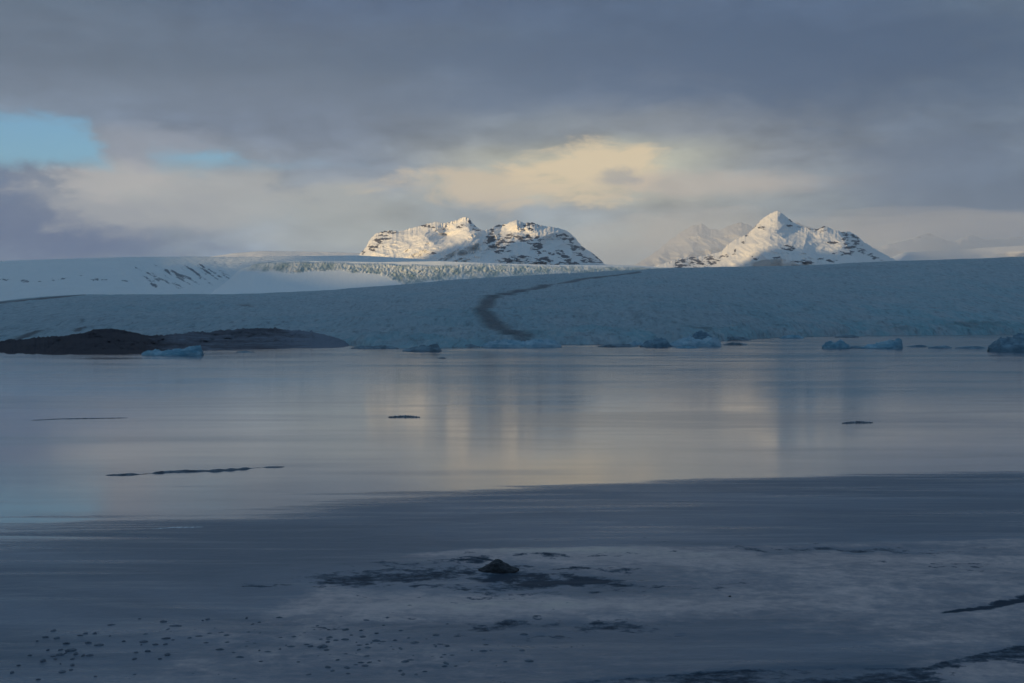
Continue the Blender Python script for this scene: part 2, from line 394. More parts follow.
lm = strip('mountain', us, 150, lambda u: 8300+u*0, lambda u: 10200+u*0, lambda u: 274+u*0, lambda u: lm_top(u)-.6, M['mountain'], dD=lm_dD, jag=34,
           attrs={'rock': rocks([(381, 240, 9, 4, -.5), (373, 247, 4, 3), (364, 252, 2, 2), (388, 232, 8, 2), (497, 247, 9, 4, .35), (491, 237, 3, 8), (500, 240, 9, 2), (516, 237, 14, 2.5, .15), (530, 239, 10, 3), (505, 243, 8, 2), (538, 246, 3, 5, -.2),
                                 (546, 262, 9, 3.5, .2), (556, 264, 6, 2), (514, 261, 12, 2.5), (522, 258, 5, 2), (534, 224, 9, 2), (527, 229, 5, 2), (563, 237, 7, 2.5, .4), (572, 240, 3, 5), (576, 247, 8, 2, .3), (565, 258, 9, 3, .7), (572, 263, 9, 2.5, .3),
                                 (590, 262, 9, 2.5), (597, 256, 6, 2, .8), (583, 257, 8, 1.5, .6), (543, 251, 9, 1.3, .3), (470, 222, 3, 3, .8), (476, 228, 3, 2, .8), (499, 226, 3, 2), (427, 226, 6, 1.2), (430, 253, 6, 1.2), (452, 221, 3, 1.5), (460, 226, 4, 1.2)], .95, .12)}, backlen=.25)
tag(lm, 'craggy snow-covered massif with dark cliffs, sunlit along its top', 'mountain', kind='structure')

rm_top = curve([(640, 272), (664, 264), (680, 259), (705, 256.5), (722, 252), (728, 245), (736, 240), (748, 234.5), (755, 227), (762, 219.5), (770, 214.5), (777, 211), (783, 215), (790, 221), (800, 227), (812, 229.5), (818, 230), (824, 226.5), (832, 230),
                (842, 233), (848, 232), (856, 236), (864, 243), (875, 250), (888, 257), (900, 263), (920, 268)])
def rm_dD(U, Y, T, D):
    e = np.clip(T*4, 0, 1)*(1-.35*ss(.8, 1, T))
    r = ridged((U-Y*1.0)*.020, (Y+U*.15)*.028, 6, 15.0, .48)
    o = -r*300*e-13*np.clip(U-690, 0, 88)-10*np.clip(U-778, 0, 60)
    edge = 838+(Y-233)*.75
    o += 30*np.maximum(0, U-edge)
    o += -500*ell(U, Y, 770, 250, 50, 16)*e
    return o
us = np.linspace(642, 918, 680)
rm = strip('mountain', us, 150, lambda u: 8600+u*0, lambda u: 11000+u*0, lambda u: 274+u*0, lambda u: rm_top(u)-.8, M['mountain'], dD=rm_dD, jag=34,
           attrs={'rock': rocks([(680, 263, 8, 4), (697, 262, 9, 4), (711, 261, 7, 3.5), (722, 257, 5, 1.5, -.3), (762, 228, 3, 2.5), (756, 225, 6, 1.2, -.7), (747, 235, 4, 1.2, -.7), (744, 242, 2, 1.5), (790, 226, 4, 1), (789, 249, 5, 3.5), (736, 252, 1.2, 3),
                                 (806, 262, 9, 1.8), (825, 260, 8, 1.6), (756, 259, 4, 1.5), (823, 229, 3, 2.5), (846, 238, 3, 6, -.5), (855, 240, 2.5, 6, -.6), (850, 248, 8, 2.2), (862, 251, 8, 2, .3), (842, 253, 7, 1.6), (872, 256, 7, 1.6, .5), (777, 258, 4, 1.5),
                                 (792, 220, 2, 1.5), (803, 227, 4, 1.5), (813, 230, 5, 1.2), (832, 243, 6, 1.2)], .92, .05)}, backlen=.25)
tag(rm, 'pyramid-shaped snowy peak glowing warm on its left flank', 'mountain', kind='structure')

fr_top = curve([(590, 276), (622, 270), (640, 262), (655, 252), (670, 240), (678, 234), (686, 229), (694, 225), (702, 224), (710, 229), (720, 230), (730, 225), (742, 222), (750, 226), (765, 234), (785, 226), (796, 222), (808, 227), (826, 236), (850, 246), (870, 252)])
us = np.linspace(592, 868, 420)
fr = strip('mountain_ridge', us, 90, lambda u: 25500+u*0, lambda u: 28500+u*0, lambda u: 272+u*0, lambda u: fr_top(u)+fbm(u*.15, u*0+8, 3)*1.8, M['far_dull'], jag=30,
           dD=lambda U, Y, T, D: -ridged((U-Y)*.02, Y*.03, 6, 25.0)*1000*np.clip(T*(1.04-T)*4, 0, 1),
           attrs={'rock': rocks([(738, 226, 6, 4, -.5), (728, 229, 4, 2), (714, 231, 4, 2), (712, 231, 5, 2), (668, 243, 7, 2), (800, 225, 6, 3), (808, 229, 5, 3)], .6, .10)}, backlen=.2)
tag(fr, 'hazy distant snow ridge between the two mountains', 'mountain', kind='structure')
fr_top2 = curve([(830, 262), (870, 245), (895, 239), (912, 235), (920, 231), (930, 229), (940, 234), (952, 238), (962, 234), (972, 231), (985, 236), (1010, 234), (1050, 230), (1120, 236), (1200, 245), (1400, 262)])
us = np.linspace(832, 1390, 420)
fr2 = strip('mountain_ridge', us, 80, lambda u: 18500+(np.minimum(u, 1045)-832)*48, lambda u: 19800+(np.minimum(u, 1045)-832)*48, lambda u: 268+u*0, lambda u: fr_top2(u)+4+fbm(u*.12, u*0+18, 3)*1.5, M['far'], jag=30,
            dD=lambda U, Y, T, D: -ridged((U-Y)*.02, Y*.03, 6, 35.0)*350*np.clip(T*(1.04-T)*4, 0, 1),
            attrs={'rock': rocks([(921, 236, 6, 2.5), (930, 233, 6, 3), (938, 240, 6, 2), (966, 238, 5, 2.5), (974, 235, 5, 2), (946, 241, 4, 2)], .6, .05)}, backlen=.2)
tag(fr2, 'faint snow ridge dissolving into cloud at the right', 'mountain', kind='structure')
ic_top = curve([(-400, 270), (-50, 264), (60, 262), (140, 260), (205, 257.5), (235, 253), (262, 251), (300, 251.5), (345, 252.5), (420, 255), (560, 262), (640, 266), (700, 266), (880, 262), (905, 252), (960, 250), (985, 247.5), (1024, 245.5), (1100, 243), (1400, 243)])
us = np.linspace(-390, 1390, 500)
cap = strip('ice_cap', us, 50, lambda u: 12000+ss(860, 985, u)*4500, lambda u: 13500+ss(860, 985, u)*4500, lambda u: 276+u*0, ic_top, M['far'],
            dD=lambda U, Y, T, D: -ridged(U*.008, Y*.02, 5, 45.0)*500*np.clip(T*(1.0-T)*4, 0, 1)+np.clip(U-975, 0, 60)*13*ss(.85, .5, T),
            attrs={'rock': lambda U, Y, T, X, D: U*0-.2})
tag(cap, 'distant smooth ice cap on the skyline', 'ice cap', kind='structure')

# ------------------------------------------------------------------ near shore ice
yb = curve([(-600, 560), (-200, 540), (0, 528), (100, 521), (250, 509), (350, 498), (500, 487.5), (600, 482.5), (700, 478.5), (850, 474.5), (1024, 472), (1300, 471), (1600, 472)])
def sh_masks(U, Y):
    w = fbm(U*.012, Y*.05, 5, 3.0); wu = U+w*40; wy = Y+fbm(U*.02, Y*.08, 5, 6.0)*7
    edge = curve([(-600, 700), (120, 668), (210, 628), (265, 600), (300, 582), (320, 572), (350, 562), (420, 553), (500, 548.5), (620, 546.5), (800, 545), (1024, 538), (1600, 530)])(U)
    lf = ss(420, 280, U)
    crust = .16*ss(edge-1-14*lf, edge+2.5+22*lf, wy*.25+Y*.75)+.34*ss(edge-1-10*lf, edge+2+30*lf, wy*.1+Y*.9)
    crust = crust+.26*ell(U, Y, 545, 551, 130, 3.2)+.12*ell(U, Y, 600, 556, 260, 7)+.18*ell(wu, wy, 780, 560, 200, 8)  # first strip is a reflection along the edge, painted as paler crust
    crust = np.maximum(crust, .50*ell(wu, wy, 230, 632, 130, 12)**.6)
    crust = crust-.22*ell(wu, wy, 790, 655, 260, 22)-.10*ss(600, 660, Y)
    crust = crust+.26*ell(wu, wy, 1000, 668, 90, 14)+.2*ell(wu, wy, 940, 640, 70, 10)+.14*ell(wu, wy, 450, 605, 140, 14)
    crust = crust-.36*ell(wu, wy, 390, 574, 85, 14)-.34*ell(wu, wy, 530, 584, 140, 15)-.26*ell(wu, wy, 570, 632, 160, 9)-.34*ell(wu, wy, 855, 552, 115, 5.5)+.22*ell(wu, wy, 600, 606, 190, 6)
    wet = np.zeros(U.shape)
    def add(a, *c):
        nonlocal wet; wet = np.maximum(wet, (a+.06)*ell(wu, wy, *c)**.7)
    add(.50, 400, 578, 95, 11); add(.50, 500, 576, 40, 9); add(.44, 560, 590, 110, 8); add(.40, 370, 566, 60, 8); add(.40, 700, 590, 70, 6); add(.62, 485, 580, 45, 3.2); add(.9, 585, 583, 45, 4, -.04); add(.7, 545, 587, 28, 3); add(.55, 620, 590, 60, 8)
    add(.50, 430, 572, 30, 2); add(.42, 530, 590, 60, 6); add(.48, 860, 552, 110, 4, .02); add(.5, 770, 550, 60, 3)
    add(.40, 960, 568, 60, 5); add(.42, 735, 585, 50, 5); add(.48, 255, 587, 24, 2); add(.42, 330, 584, 20, 3)
    add(.48, 500, 630, 90, 8, -.05); add(.52, 590, 628, 90, 7); add(.36, 450, 640, 60, 9); add(.30, 350, 630, 60, 10)
    rg = ell(U, Y, 480, 576, 190, 22)**.5
    wet = np.maximum(wet, rg*(.30+.75*fbm(wu*.012, wy*.16, 5, 8.0)+.25*fbm(U*.05, Y*.5, 4, 2.0)))
    rg = ell(U, Y, 520, 634, 230, 14)**.5
    wet = np.maximum(wet, rg*(.22+.8*fbm(wu*.014, wy*.14, 5, 18.0)))
    rg = ell(U, Y, 850, 552, 190, 9)**.5
    wet = np.maximum(wet, rg*(.30+.8*fbm(wu*.010, wy*.2, 5, 28.0)))
    bt = curve([(500, 690), (560, 684), (640, 677), (740, 670), (850, 667), (925, 668), (950, 660), (1024, 645), (1300, 640)])(U)
    wet = np.maximum(wet, .66*ss(bt-1, bt+2, Y)*(1-.9*ell(U, Y, 1010, 678, 75, 14)))
    rs = curve([(925, 617), (960, 612), (990, 608), (1024, 600), (1300, 580)])(U)
    wet = np.maximum(wet, .75*np.exp(-((Y-rs)/(1+(np.clip(U, 925, 1100)-925)*.05))**2)*ss(925, 950, U))
    sp = curve([(680, 545), (720, 550), (800, 557), (900, 565), (1000, 575), (1200, 590)])(U)
    wet = np.maximum(wet, .42*np.exp(-((Y-sp)/2.2)**2)*ss(680, 760, U))
    return crust, wet
us = np.linspace(-560, 1560, 1000)
rows = 230
T = np.linspace(0, 1, rows)[:, None]
U = np.repeat(us[None], rows, 0)
Ye = 760.0
wd = curve([(-600, 60), (0, 46), (300, 26), (600, 8), (1600, 6)])
yt = yb(U)-wd(U)
Y = yt+(Ye-yt)*T**1.15
D = H*F/(Y-YH); X = (U-512)*D/F
cr, wt = sh_masks(U, Y)
nr_ = ss(yb(U)-wd(U)*.55, yb(U)+wd(U)*1.25, Y)
Z = .03+.05*np.clip(cr, 0, 1)+(fbm(X*.25, D*.5, 5, 12.0)*.10+fbm(X*1.5, D*2.5, 3, 2.0)*.03)*np.clip(cr+.15, 0.1, 1)*(1-ss(.35, .6, wt))*nr_ - .04*ss(.35, .6, wt)
Z = np.maximum(Z, .006)*nr_+.004
# subtle bottom lip that rises toward the viewer's bank
X = np.concatenate([X, X[-1:]*1.0]); D = np.concatenate([D, D[-1:]*0-40]); Z = np.concatenate([Z, Z[-1:]*0+.05])
cr = np.concatenate([cr, cr[-1:]]); wt = np.concatenate([wt, wt[-1:]]); nr_ = np.concatenate([nr_, nr_[-1:]])
sh = mesh_obj('shore_ice', np.stack([X, D, Z], -1), grid_faces(rows+1, len(us)), M['shore'], {'crust': cr, 'wet': wt, 'near': nr_})
tag(sh, 'frozen slushy lagoon margin with grey crust and dark pools', 'ice sheet', kind='structure')

# ------------------------------------------------------------------ icebergs
def berg(name, u0, u1, yw, prof, mat, depth=.55, seed=1.0, ns=70, nw=30, rough=.30):
    """prof: list of (u, y_top) along the waterline; a solid lump standing in the water"""
    D0 = H*F/(yw-YH)
    L = (u1-u0)*D0/F; W = L*depth
    us = np.linspace(u0, u1, ns); hh = np.maximum(0, (yw-curve(prof)(us)))*D0/F*(.84 if yw < 400 else 1)
    S, w = np.meshgrid(np.linspace(0, 1, ns), np.linspace(-1, 1, nw), indexing='ij')
    hm = hh.max()
    a = S*math.pi
    half = (np.sin(a)**.45)*(W/2)*(1+.3*perlin(S*5+seed, S*0+seed))
    px = (us[:, None]-512)*D0/F+0*w
    py = w*half
    top = hh[:, None]*np.clip(1-np.abs(w)**2.6, 0, 1)**.7
    nz = ridged(S*L/hm*.5+seed*3, w*W/hm*.4+seed, 4, seed)-.4; nz = nz+.35*(ridged(S*L/hm*1.6+seed, w*W/hm*1.2, 3, seed+4)-.4)
    top = top*(1+nz*rough*2.2)+hm*.05*nz
    z = np.maximum(top, 0)-.15*hm*(np.abs(w) > .98)-.15*hm*((S < .001) | (S > .999))
    px = px+perlin(S*9+seed, w*2)*hm*.15
    up = np.stack([px, py+D0+W*.25, z], -1).reshape(-1, 3)
    dn = up.copy(); dn[:, 2] = -max(.5*hm, .05)
    f = grid_faces(ns, nw); n0 = len(up)
    fl = [f[:, ::-1], f+n0]
    idx = np.arange(ns*nw).reshape(ns, nw)
    for e in (idx[0], idx[:, -1], idx[-1][::-1], idx[:, 0][::-1]):
        fl.append(np.stack([e[:-1], e[1:], e[1:]+n0, e[:-1]+n0], -1))
    co = np.concatenate([up, dn]); org = np.array([px.mean(), D0+W*.25, 0.0]); co = co-org
    o = mesh_obj(name, co, np.concatenate(fl), mat, smooth=True)
    o.location = org
    me = o.data
    import bmesh
    bm = bmesh.new(); bm.from_mesh(me); bmesh.ops.recalc_face_normals(bm, faces=bm.faces); bm.to_mesh(me); bm.free()
    try: me.set_sharp_from_angle(angle=R(32))
    except Exception: pass
    return o
IB = 'icebergs and growlers along the far shore'
def B(lbl, *a, cat='iceberg', nm='iceberg', grp=IB, **k):
    o = berg(nm, *a, **k); tag(o, lbl, cat, grp); return o
B('bright blue wedge-shaped iceberg in front of the dark moraine', 140, 201, 355.5, [(140, 353), (146, 350), (150, 352), (154, 349), (157, 351.5), (170, 350), (183, 348.5), (190, 347), (196, 345), (198, 346), (201, 353)], M['berg_blue'], seed=1.3)
B('dark dirty iceberg topped with a small hump, just left of the moraine stripe', 402, 441, 351.3, [(402, 350.5), (415, 347), (422, 345.5), (428, 346.5), (432, 344), (438, 345), (441, 350)], M['berg_dark'], seed=2.1)
B('long low pale-blue iceberg at the foot of the moraine stripe', 481, 562, 347.5, [(481, 346), (488, 342), (500, 340.5), (507, 338.8), (515, 341), (527, 341.5), (538, 339.6), (548, 340), (555, 341), (562, 346.5)], M['berg_pale'], seed=3.7, depth=.35)
B('thin flat dark floe lying left of the iceberg cluster', 598, 640, 347, [(598, 346.4), (606, 344.6), (618, 344.2), (630, 344.5), (640, 346.5)], M['berg_dark'], seed=4.9, cat='ice floe')
B('rounded greenish-blue iceberg at the left of the cluster', 640, 672, 347, [(640, 346), (646, 342), (654, 339.5), (662, 338), (668, 341), (672, 346)], M['berg_deep'], seed=5.2)
B('small dark blue iceberg perched highest at the back of the cluster', 690, 716, 343, [(690, 341), (694, 334), (700, 331.5), (706, 333), (712, 336), (716, 342)], M['berg_deep'], seed=6.4)
B('pale blue twin-peaked iceberg in the middle of the cluster', 668, 722, 346.8, [(668, 345.5), (676, 341), (684, 339.5), (690, 336), (696, 337), (703, 339.6), (712, 337), (718, 337.5), (722, 345.5)], M['berg_pale'], seed=7.7)
B('flat dark ice slab beside the cluster, closest to the shore', 722, 752, 340.4, [(722, 339.6), (728, 337.2), (738, 336.8), (746, 337.8), (752, 340)], M['berg_dark'], seed=8.8, cat='ice floe')
B('flat dark ice slab off the right end of the cluster', 724, 748, 345, [(724, 344.4), (731, 342.6), (741, 342.8), (748, 344.6)], M['berg_dark'], seed=9.1, cat='ice floe')
B('small square-topped blue iceberg left of its wider neighbour', 823, 851, 348.6, [(823, 346), (826, 341.8), (832, 341), (836, 342), (842, 340), (847, 341.2), (851, 346)], M['berg_blue'], seed=10.2)
B('wide blue iceberg with a rising right end, between square-topped one and floes', 862, 904, 348.6, [(862, 347.6), (870, 345), (878, 343.5), (886, 341.5), (893, 340), (900, 338.6), (903, 340.5), (904, 347)], M['berg_blue'], seed=11.9)
B('low dark floe joining the two blue icebergs', 848, 868, 348.2, [(848, 347.2), (856, 346), (868, 347.4)], M['berg_deep'], seed=12.5, cat='ice floe')
B('low floe just right of the wide blue iceberg', 908, 928, 347.2, [(908, 346.5), (915, 345.4), (922, 344.8), (928, 346.4)], M['berg_deep'], seed=13.5, cat='ice floe')
B('long flat floe between the wide blue iceberg and the big dark one', 929, 953, 348.4, [(929, 347.6), (937, 346.4), (947, 345.8), (953, 347.6)], M['berg_deep'], seed=14.5, cat='ice floe')
B('thin pale floe just left of the big dark iceberg', 956, 988, 348.6, [(956, 348), (968, 346.6), (978, 346.2), (988, 347.8)], M['berg_deep'], seed=15.5, cat='ice floe')
B('big dark blue iceberg cut by the right edge of the view', 992, 1072, 351.5, [(992, 347.5), (998, 343), (1003, 338.5), (1012, 337), (1024, 335.4), (1040, 333), (1056, 336), (1072, 347)], M['berg_deep'], seed=16.1)
B('tiny dark growler right of the blue wedge-shaped iceberg', 236, 254, 352.4, [(236, 352), (244, 351), (254, 352)], M['berg_dark'], seed=17.3, cat='growler', nm='growler')
B('tiny dark growler in open water right of the dirty iceberg', 438, 446, 358.4, [(438, 358), (442, 357), (446, 358)], M['berg_dark'], seed=18.3, cat='growler', nm='growler')
B('pale low iceberg hugging the shore under the glacier\'s right half', 780, 805, 338.4, [(780, 337.6), (788, 335.4), (798, 335.2), (805, 337.6)], M['berg_blue'], seed=19.3)
B('dark broken ice against the shore left of the square-topped iceberg', 836, 860, 337.6, [(836, 337), (846, 335), (854, 335.2), (860, 337)], M['berg_dark'], seed=20.3)

B('small jagged pale growler between the thin floe and the rounded iceberg', 628, 646, 345.2, [(628, 344.4), (633, 341.8), (637, 340.4), (641, 342.2), (646, 344.4)], M['berg_pale'], seed=21.3, cat='growler', nm='growler')
B('low blue growler drifting below the cluster of icebergs', 676, 700, 348.2, [(676, 347.6), (684, 346.2), (692, 346.4), (700, 347.8)], M['berg_blue'], seed=22.3, cat='growler', nm='growler')
B('dark low ice rubble against the shore right of the dirty iceberg', 444, 480, 347.2, [(444, 346.6), (452, 344.8), (462, 345.2), (470, 344.2), (480, 346.6)], M['berg_dark'], seed=23.3, cat='ice floe')
B('broken dark ice along the shore left of the dirty iceberg', 350, 398, 348.6, [(350, 348), (360, 345.8), (372, 346.4), (384, 345.2), (398, 348)], M['berg_dark'], seed=24.3, cat='ice floe')
# dark ridges and floes on the lagoon ice
len_ = 14
def ridge(lbl, pts, wid, hgt, mat, nm='slush_ridge', cat='slush ridge', grp='dark slush ridges on the lagoon ice', seed=1.0):
    us = np.linspace(pts[0][0], pts[-1][0], 90); ys = curve(pts)(us)
    D = H*F/(ys-YH); X = (us-512)*D/F; s = np.linspace(0, 1, 90)
    w = wid*(.25+.75*np.abs(perlin(s*9+seed, s*0))*1.8)*np.sin(s*math.pi)**.4
    V = []
    k = 7
    for j in range(k):
        q = j/(k-1)*2-1
        h = hgt*(1-q*q)*(.5+1.2*np.abs(perlin(s*14+seed, s*0+q)))*np.sin(s*math.pi)**.3*(ss(-.50, -.1, perlin(s*len_/2.2+seed*3, s*0+7)) if len(pts) > 5 else 1)
        V.append(np.stack([X, D+q*w, np.maximum(h, 0)-(.02 if abs(q) == 1 else 0)], -1))
    V = np.stack(V); V = np.concatenate([V, V[:1]*1.0]); V[-1, :, 2] = -.03
    o = np.array([X.mean(), D.mean(), 0.0])
    ob = mesh_obj(nm, V-o, grid_faces(k+1, 90), mat); ob.location = o
    return tag(ob, lbl, cat, grp)
ridge('longest dark slush ridge, stretching across the left of the lagoon', [(105, 475.5), (140, 474.5), (170, 472), (215, 471), (240, 469.5), (262, 467.5), (285, 467)], .9, .14, M['floe'], seed=1.7)
ridge('short dark ridge left of centre in the pale water', [(388, 417.5), (404, 416.8), (420, 417.4)], 1.3, .22, M['floe'], seed=2.7)
ridge('short dark ridge at the right, below the blue icebergs', [(842, 423.4), (858, 422.6), (873, 422.8)], 1.0, .2, M['floe'], seed=3.7)
ridge('faint thin ridge nearest the left edge', [(30, 420.5), (60, 419), (100, 418.4), (128, 418)], .9, .08, M['floe'], seed=4.7)
ridge('thin white sliver of bare ice lying left of centre on dark ice', [(150, 529.5), (175, 528), (206, 527.6)], .35, .05, M['bright'], nm='ice_sliver', cat='ice sliver', grp='white slivers of bare ice', seed=5.7)
ridge('short white sliver of bare ice right of centre on dark ice', [(643, 525), (654, 525.8), (666, 526.4)], .16, .04, M['bright'], nm='ice_sliver', cat='ice sliver', grp='white slivers of bare ice', seed=6.7)
ridge('low dark slush mound below the long ridge, on the dark ice', [(236, 588), (255, 587), (272, 587.6)], .25, .07, M['lump'], seed=7.7)

# the dark rock in the shore ice
def rock(name, u0, u1, yw, prof, mat, lbl, cat, depth=.8, seed=3.0):
    o = berg(name, u0, u1, yw, prof, mat, depth=depth, seed=seed, ns=40, nw=26, rough=.10); o.location.z = .02
    return tag(o, lbl, cat)
rock('rock', 478, 519, 573, [(478, 572), (484, 569), (490, 565), (495, 562.6), (499, 562.8), (504, 565.5), (510, 568.6), (516, 570.6), (519, 572.4)], M['rock'], 'dark pointed rock poking through the slushy shore ice', 'rock')
rock('stone', 728.5, 732, 598.5, [(728.5, 598), (729.6, 596.6), (731, 596.6), (732, 598)], M['rock'], 'tiny black stone alone on the pale crust right of the rock', 'stone')

# small dark lumps frozen into the near ice, each one an object
protos = []
for k in range(4):
    L = .30; ns, nw = 14, 10
    o = berg('ice_lump', 500, 506, 640, [(500, 639.6), (502, 638.6), (503.5, 638.2), (506, 639.6)], M['lump'], depth=1.5, seed=30.0+k*2.3, ns=ns, nw=nw)
    protos.append(o)
pts = []
def dens(u, y):
    v = .10
    v += 1.0*math.exp(-((u-230)/110)**2-((y-640)/14)**2)+.9*math.exp(-((u-410)/110)**2-((y-655)/16)**2)+.5*math.exp(-((u-330)/60)**2-((y-640)/16)**2)
    v += .35*math.exp(-((u-60)/60)**2-((y-665)/16)**2)
    return v
rnd = random.Random(5)
while len(pts) < 190:
    u = rnd.uniform(10, 530); y = rnd.uniform(616, 683)
    if y < 618+(u < 110)*12: continue
    if rnd.random() < dens(u, y) and all(abs(u-a)+2*abs(y-b_) > 7 for a, b_ in pts): pts.append((u, y))
for i, (u, y) in enumerate(pts):
    if i < 4: o = protos[i]
    else:
        o = protos[i % 4].copy(); col.objects.link(o)
    D = H*F/(y-YH)
    o.location = ((u-512)*D/F, D, .05)
    s = rnd.uniform(.28, .78)*(1.5 if rnd.random() < .1 else 1)
    o.scale = (s*rnd.uniform(.6, 2.3), s*rnd.uniform(.6, 1.6), s*rnd.uniform(.5, .9)); o.rotation_euler = (0, 0, rnd.uniform(-.5, .5))
    tag(o, 'small dark ice lump frozen into the near shore ice', 'ice lump', 'small dark ice lumps scattered over the near ice')

# ------------------------------------------------------------------ sun, and unseen clouds added to shade lagoon, snow slope and mountain feet
SUN_EL = R(9.0); SUN_AZ = R(-126.0)     # azimuth from +Y, clockwise positive: low sun on the left, a little behind
tosun = np.array([math.sin(SUN_AZ)*math.cos(SUN_EL), math.cos(SUN_AZ)*math.cos(SUN_EL), math.sin(SUN_EL)])
sl = bpy.data.lights.new('sun', 'SUN'); sl.energy = 5.0; sl.angle = R(.5); sl.color = (1.0, .72, .36)
so = bpy.data.objects.new('sun', sl); col.objects.link(so)
from mathutils import Vector
so.rotation_euler = Vector(tosun).to_track_quat('Z', 'Y').to_euler()

def cloud(name, poly, alt, thick, lbl, seed):
    """out-of-view cloud placed so its shade falls on ground polygon (x0,x1,y0,y1), lumpy and closed"""
    x0, x1, y0, y1 = poly
    nx, ny = 90, 70
    S, Tt = np.meshgrid(np.linspace(0, 1, nx), np.linspace(0, 1, ny), indexing='ij')
    gx = x0+(x1-x0)*S; gy = y0+(y1-y0)*Tt
    gy = gy+perlin(S*6+seed, S*0+seed)*450*Tt; gx = gx+perlin(Tt*5+seed, Tt*0)*400
    k = alt/tosun[2]
    cx = gx+tosun[0]*k; cy = gy+tosun[1]*k
    e = (np.clip(np.minimum(np.minimum(S, 1-S)*nx, np.minimum(Tt, 1-Tt)*ny)/14, 0, 1))**.5
    n1 = fbm(gx*.0008, gy*.0008, 4, seed)
    zt = alt+thick*e*(.6+.6*n1); zb = alt-thick*.35*e*(1+.6*n1)
    up = np.stack([cx, cy, zt], -1).reshape(-1, 3); dn = np.stack([cx, cy, zb-1], -1).reshape(-1, 3)
    f = grid_faces(nx, ny); n0 = len(up); idx = np.arange(nx*ny).reshape(nx, ny)
    fl = [f[:, ::-1], f+n0]
    for ed in (idx[0], idx[:, -1], idx[-1][::-1], idx[:, 0][::-1]):
        fl.append(np.stack([ed[:-1], ed[1:], ed[1:]+n0, ed[:-1]+n0], -1))
    o = mesh_obj(name, np.concatenate([up, dn]), np.concatenate(fl), M['cloud'])
    return tag(o, lbl, 'cloud', kind='stuff')
cloud('cloud', (-6000, 9500, -3000, 5850), 3000, 500, 'unseen thick cloud deck added to shade the lagoon', 1.0)
cloud('cloud', (-9000, 250, 5000, 9300), 3000, 300, 'smaller unseen cloud added to shade the snow slope', 4.0)

cloud('cloud', (700, 4000, 7500, 9350), 3000, 250, 'long narrow unseen cloud added to shade the mountain feet', 8.0)

# ------------------------------------------------------------------ world
W = bpy.data.worlds.new('World'); C.world = W; W.use_nodes = True
n = NT(W.node_tree); W.node_tree.nodes.clear()
STR = .1
g = n.new('ShaderNodeTexCoord').outputs['Generated']
# slow warp of the sky directions, for natural cloud edges
wn = n.new('ShaderNodeTexNoise', inp={'Vector': n.new('ShaderNodeMapping', inp={0: g, 3: (5, 5, 14)}).outputs[0], 'Scale': 1.6, 'Detail': 6, 'Roughness': .55})
wv = n.new('ShaderNodeVectorMath', operation='SUBTRACT', inp={0: wn.outputs[1], 1: (.5, .5, .5)}).outputs[0]
def warped(a, bz):
    s = n.new('ShaderNodeVectorMath', operation='MULTIPLY', inp={0: wv, 1: (a, a*.3, bz)}).outputs[0]
    return n.new('ShaderNodeVectorMath', operation='ADD', inp={0: g, 1: s}).outputs[0]
def azel(vec):
    s = n.new('ShaderNodeSeparateXYZ', inp={0: vec})
    x, y, z = s.outputs
    az = n.m('ARCTAN2', x, y)
    hyp = n.m('SQRT', n.m('ADD', n.m('MULTIPLY', x, x), n.m('MULTIPLY', y, y)))
    el = n.m('DIVIDE', z, n.m('MAXIMUM', hyp, .02))
    return az, el
AZ0, AZ1 = -.62, .62
def px2r(px): return (math.atan((px-512)/F)-AZ0)/(AZ1-AZ0)
def py2e(py): return (YH-py)/F
az, el = azel(warped(.085, .030))
fac = n.mapr(az, AZ0, AZ1, smooth=False)
cols_px = [0, 128, 256, 384, 512, 640, 768, 896, 1024]
SKY = [
 (-1100, [(108, 133, 157)]*9),
 (-420, [(86, 106, 129)]*9),
 (-80, [(80, 92, 112), (80, 92, 112), (78, 90, 112), (76, 88, 110), (75, 87, 110), (76, 88, 110), (78, 90, 112), (80, 92, 114), (86, 98, 118)]),
 (0, [(92, 103, 120), (88, 100, 120), (86, 98, 121), (83, 96, 121), (82, 95, 120), (82, 96, 121), (85, 98, 123), (84, 98, 122), (100, 112, 130)]),
 (50, [(102, 109, 125), (99, 107, 124), (98, 106, 124), (96, 105, 124), (92, 103, 123), (86, 99, 123), (83, 97, 121), (84, 96, 119), (90, 101, 120)]),
 (90, [(112, 118, 134), (110, 116, 131), (107, 113, 129), (106, 113, 130), (104, 111, 129), (99, 107, 127), (95, 104, 124), (92, 101, 120), (97, 106, 123)]),
 (130, [(118, 125, 140), (114, 120, 136), (112, 117, 133), (118, 121, 134), (134, 133, 138), (135, 132, 136), (122, 122, 131), (108, 113, 127), (103, 110, 125)]),
 (160, [(118, 126, 143), (146, 142, 146), (136, 136, 145), (134, 134, 142), (180, 167, 150), (190, 175, 150), (148, 142, 141), (120, 122, 132), (109, 115, 129)]),
 (185, [(108, 119, 139), (166, 158, 152), (154, 150, 151), (150, 147, 150), (196, 180, 150), (188, 172, 150), (152, 146, 142), (125, 126, 134), (109, 116, 130)]),
 (212, [(97, 111, 136), (148, 146, 149), (156, 152, 152), (166, 158, 150), (150, 149, 151), (164, 155, 148), (150, 145, 142), (128, 130, 136), (111, 118, 131)]),
 (240, [(90, 106, 134), (118, 126, 142), (144, 144, 150), (166, 158, 150), (160, 156, 152), (162, 156, 150), (148, 146, 146), (133, 135, 141), (120, 124, 135)]),
 (262, [(92, 108, 134), (110, 122, 141), (130, 136, 148), (155, 152, 152), (156, 154, 152), (158, 154, 150), (146, 145, 147), (135, 138, 144), (130, 132, 140)]),
]
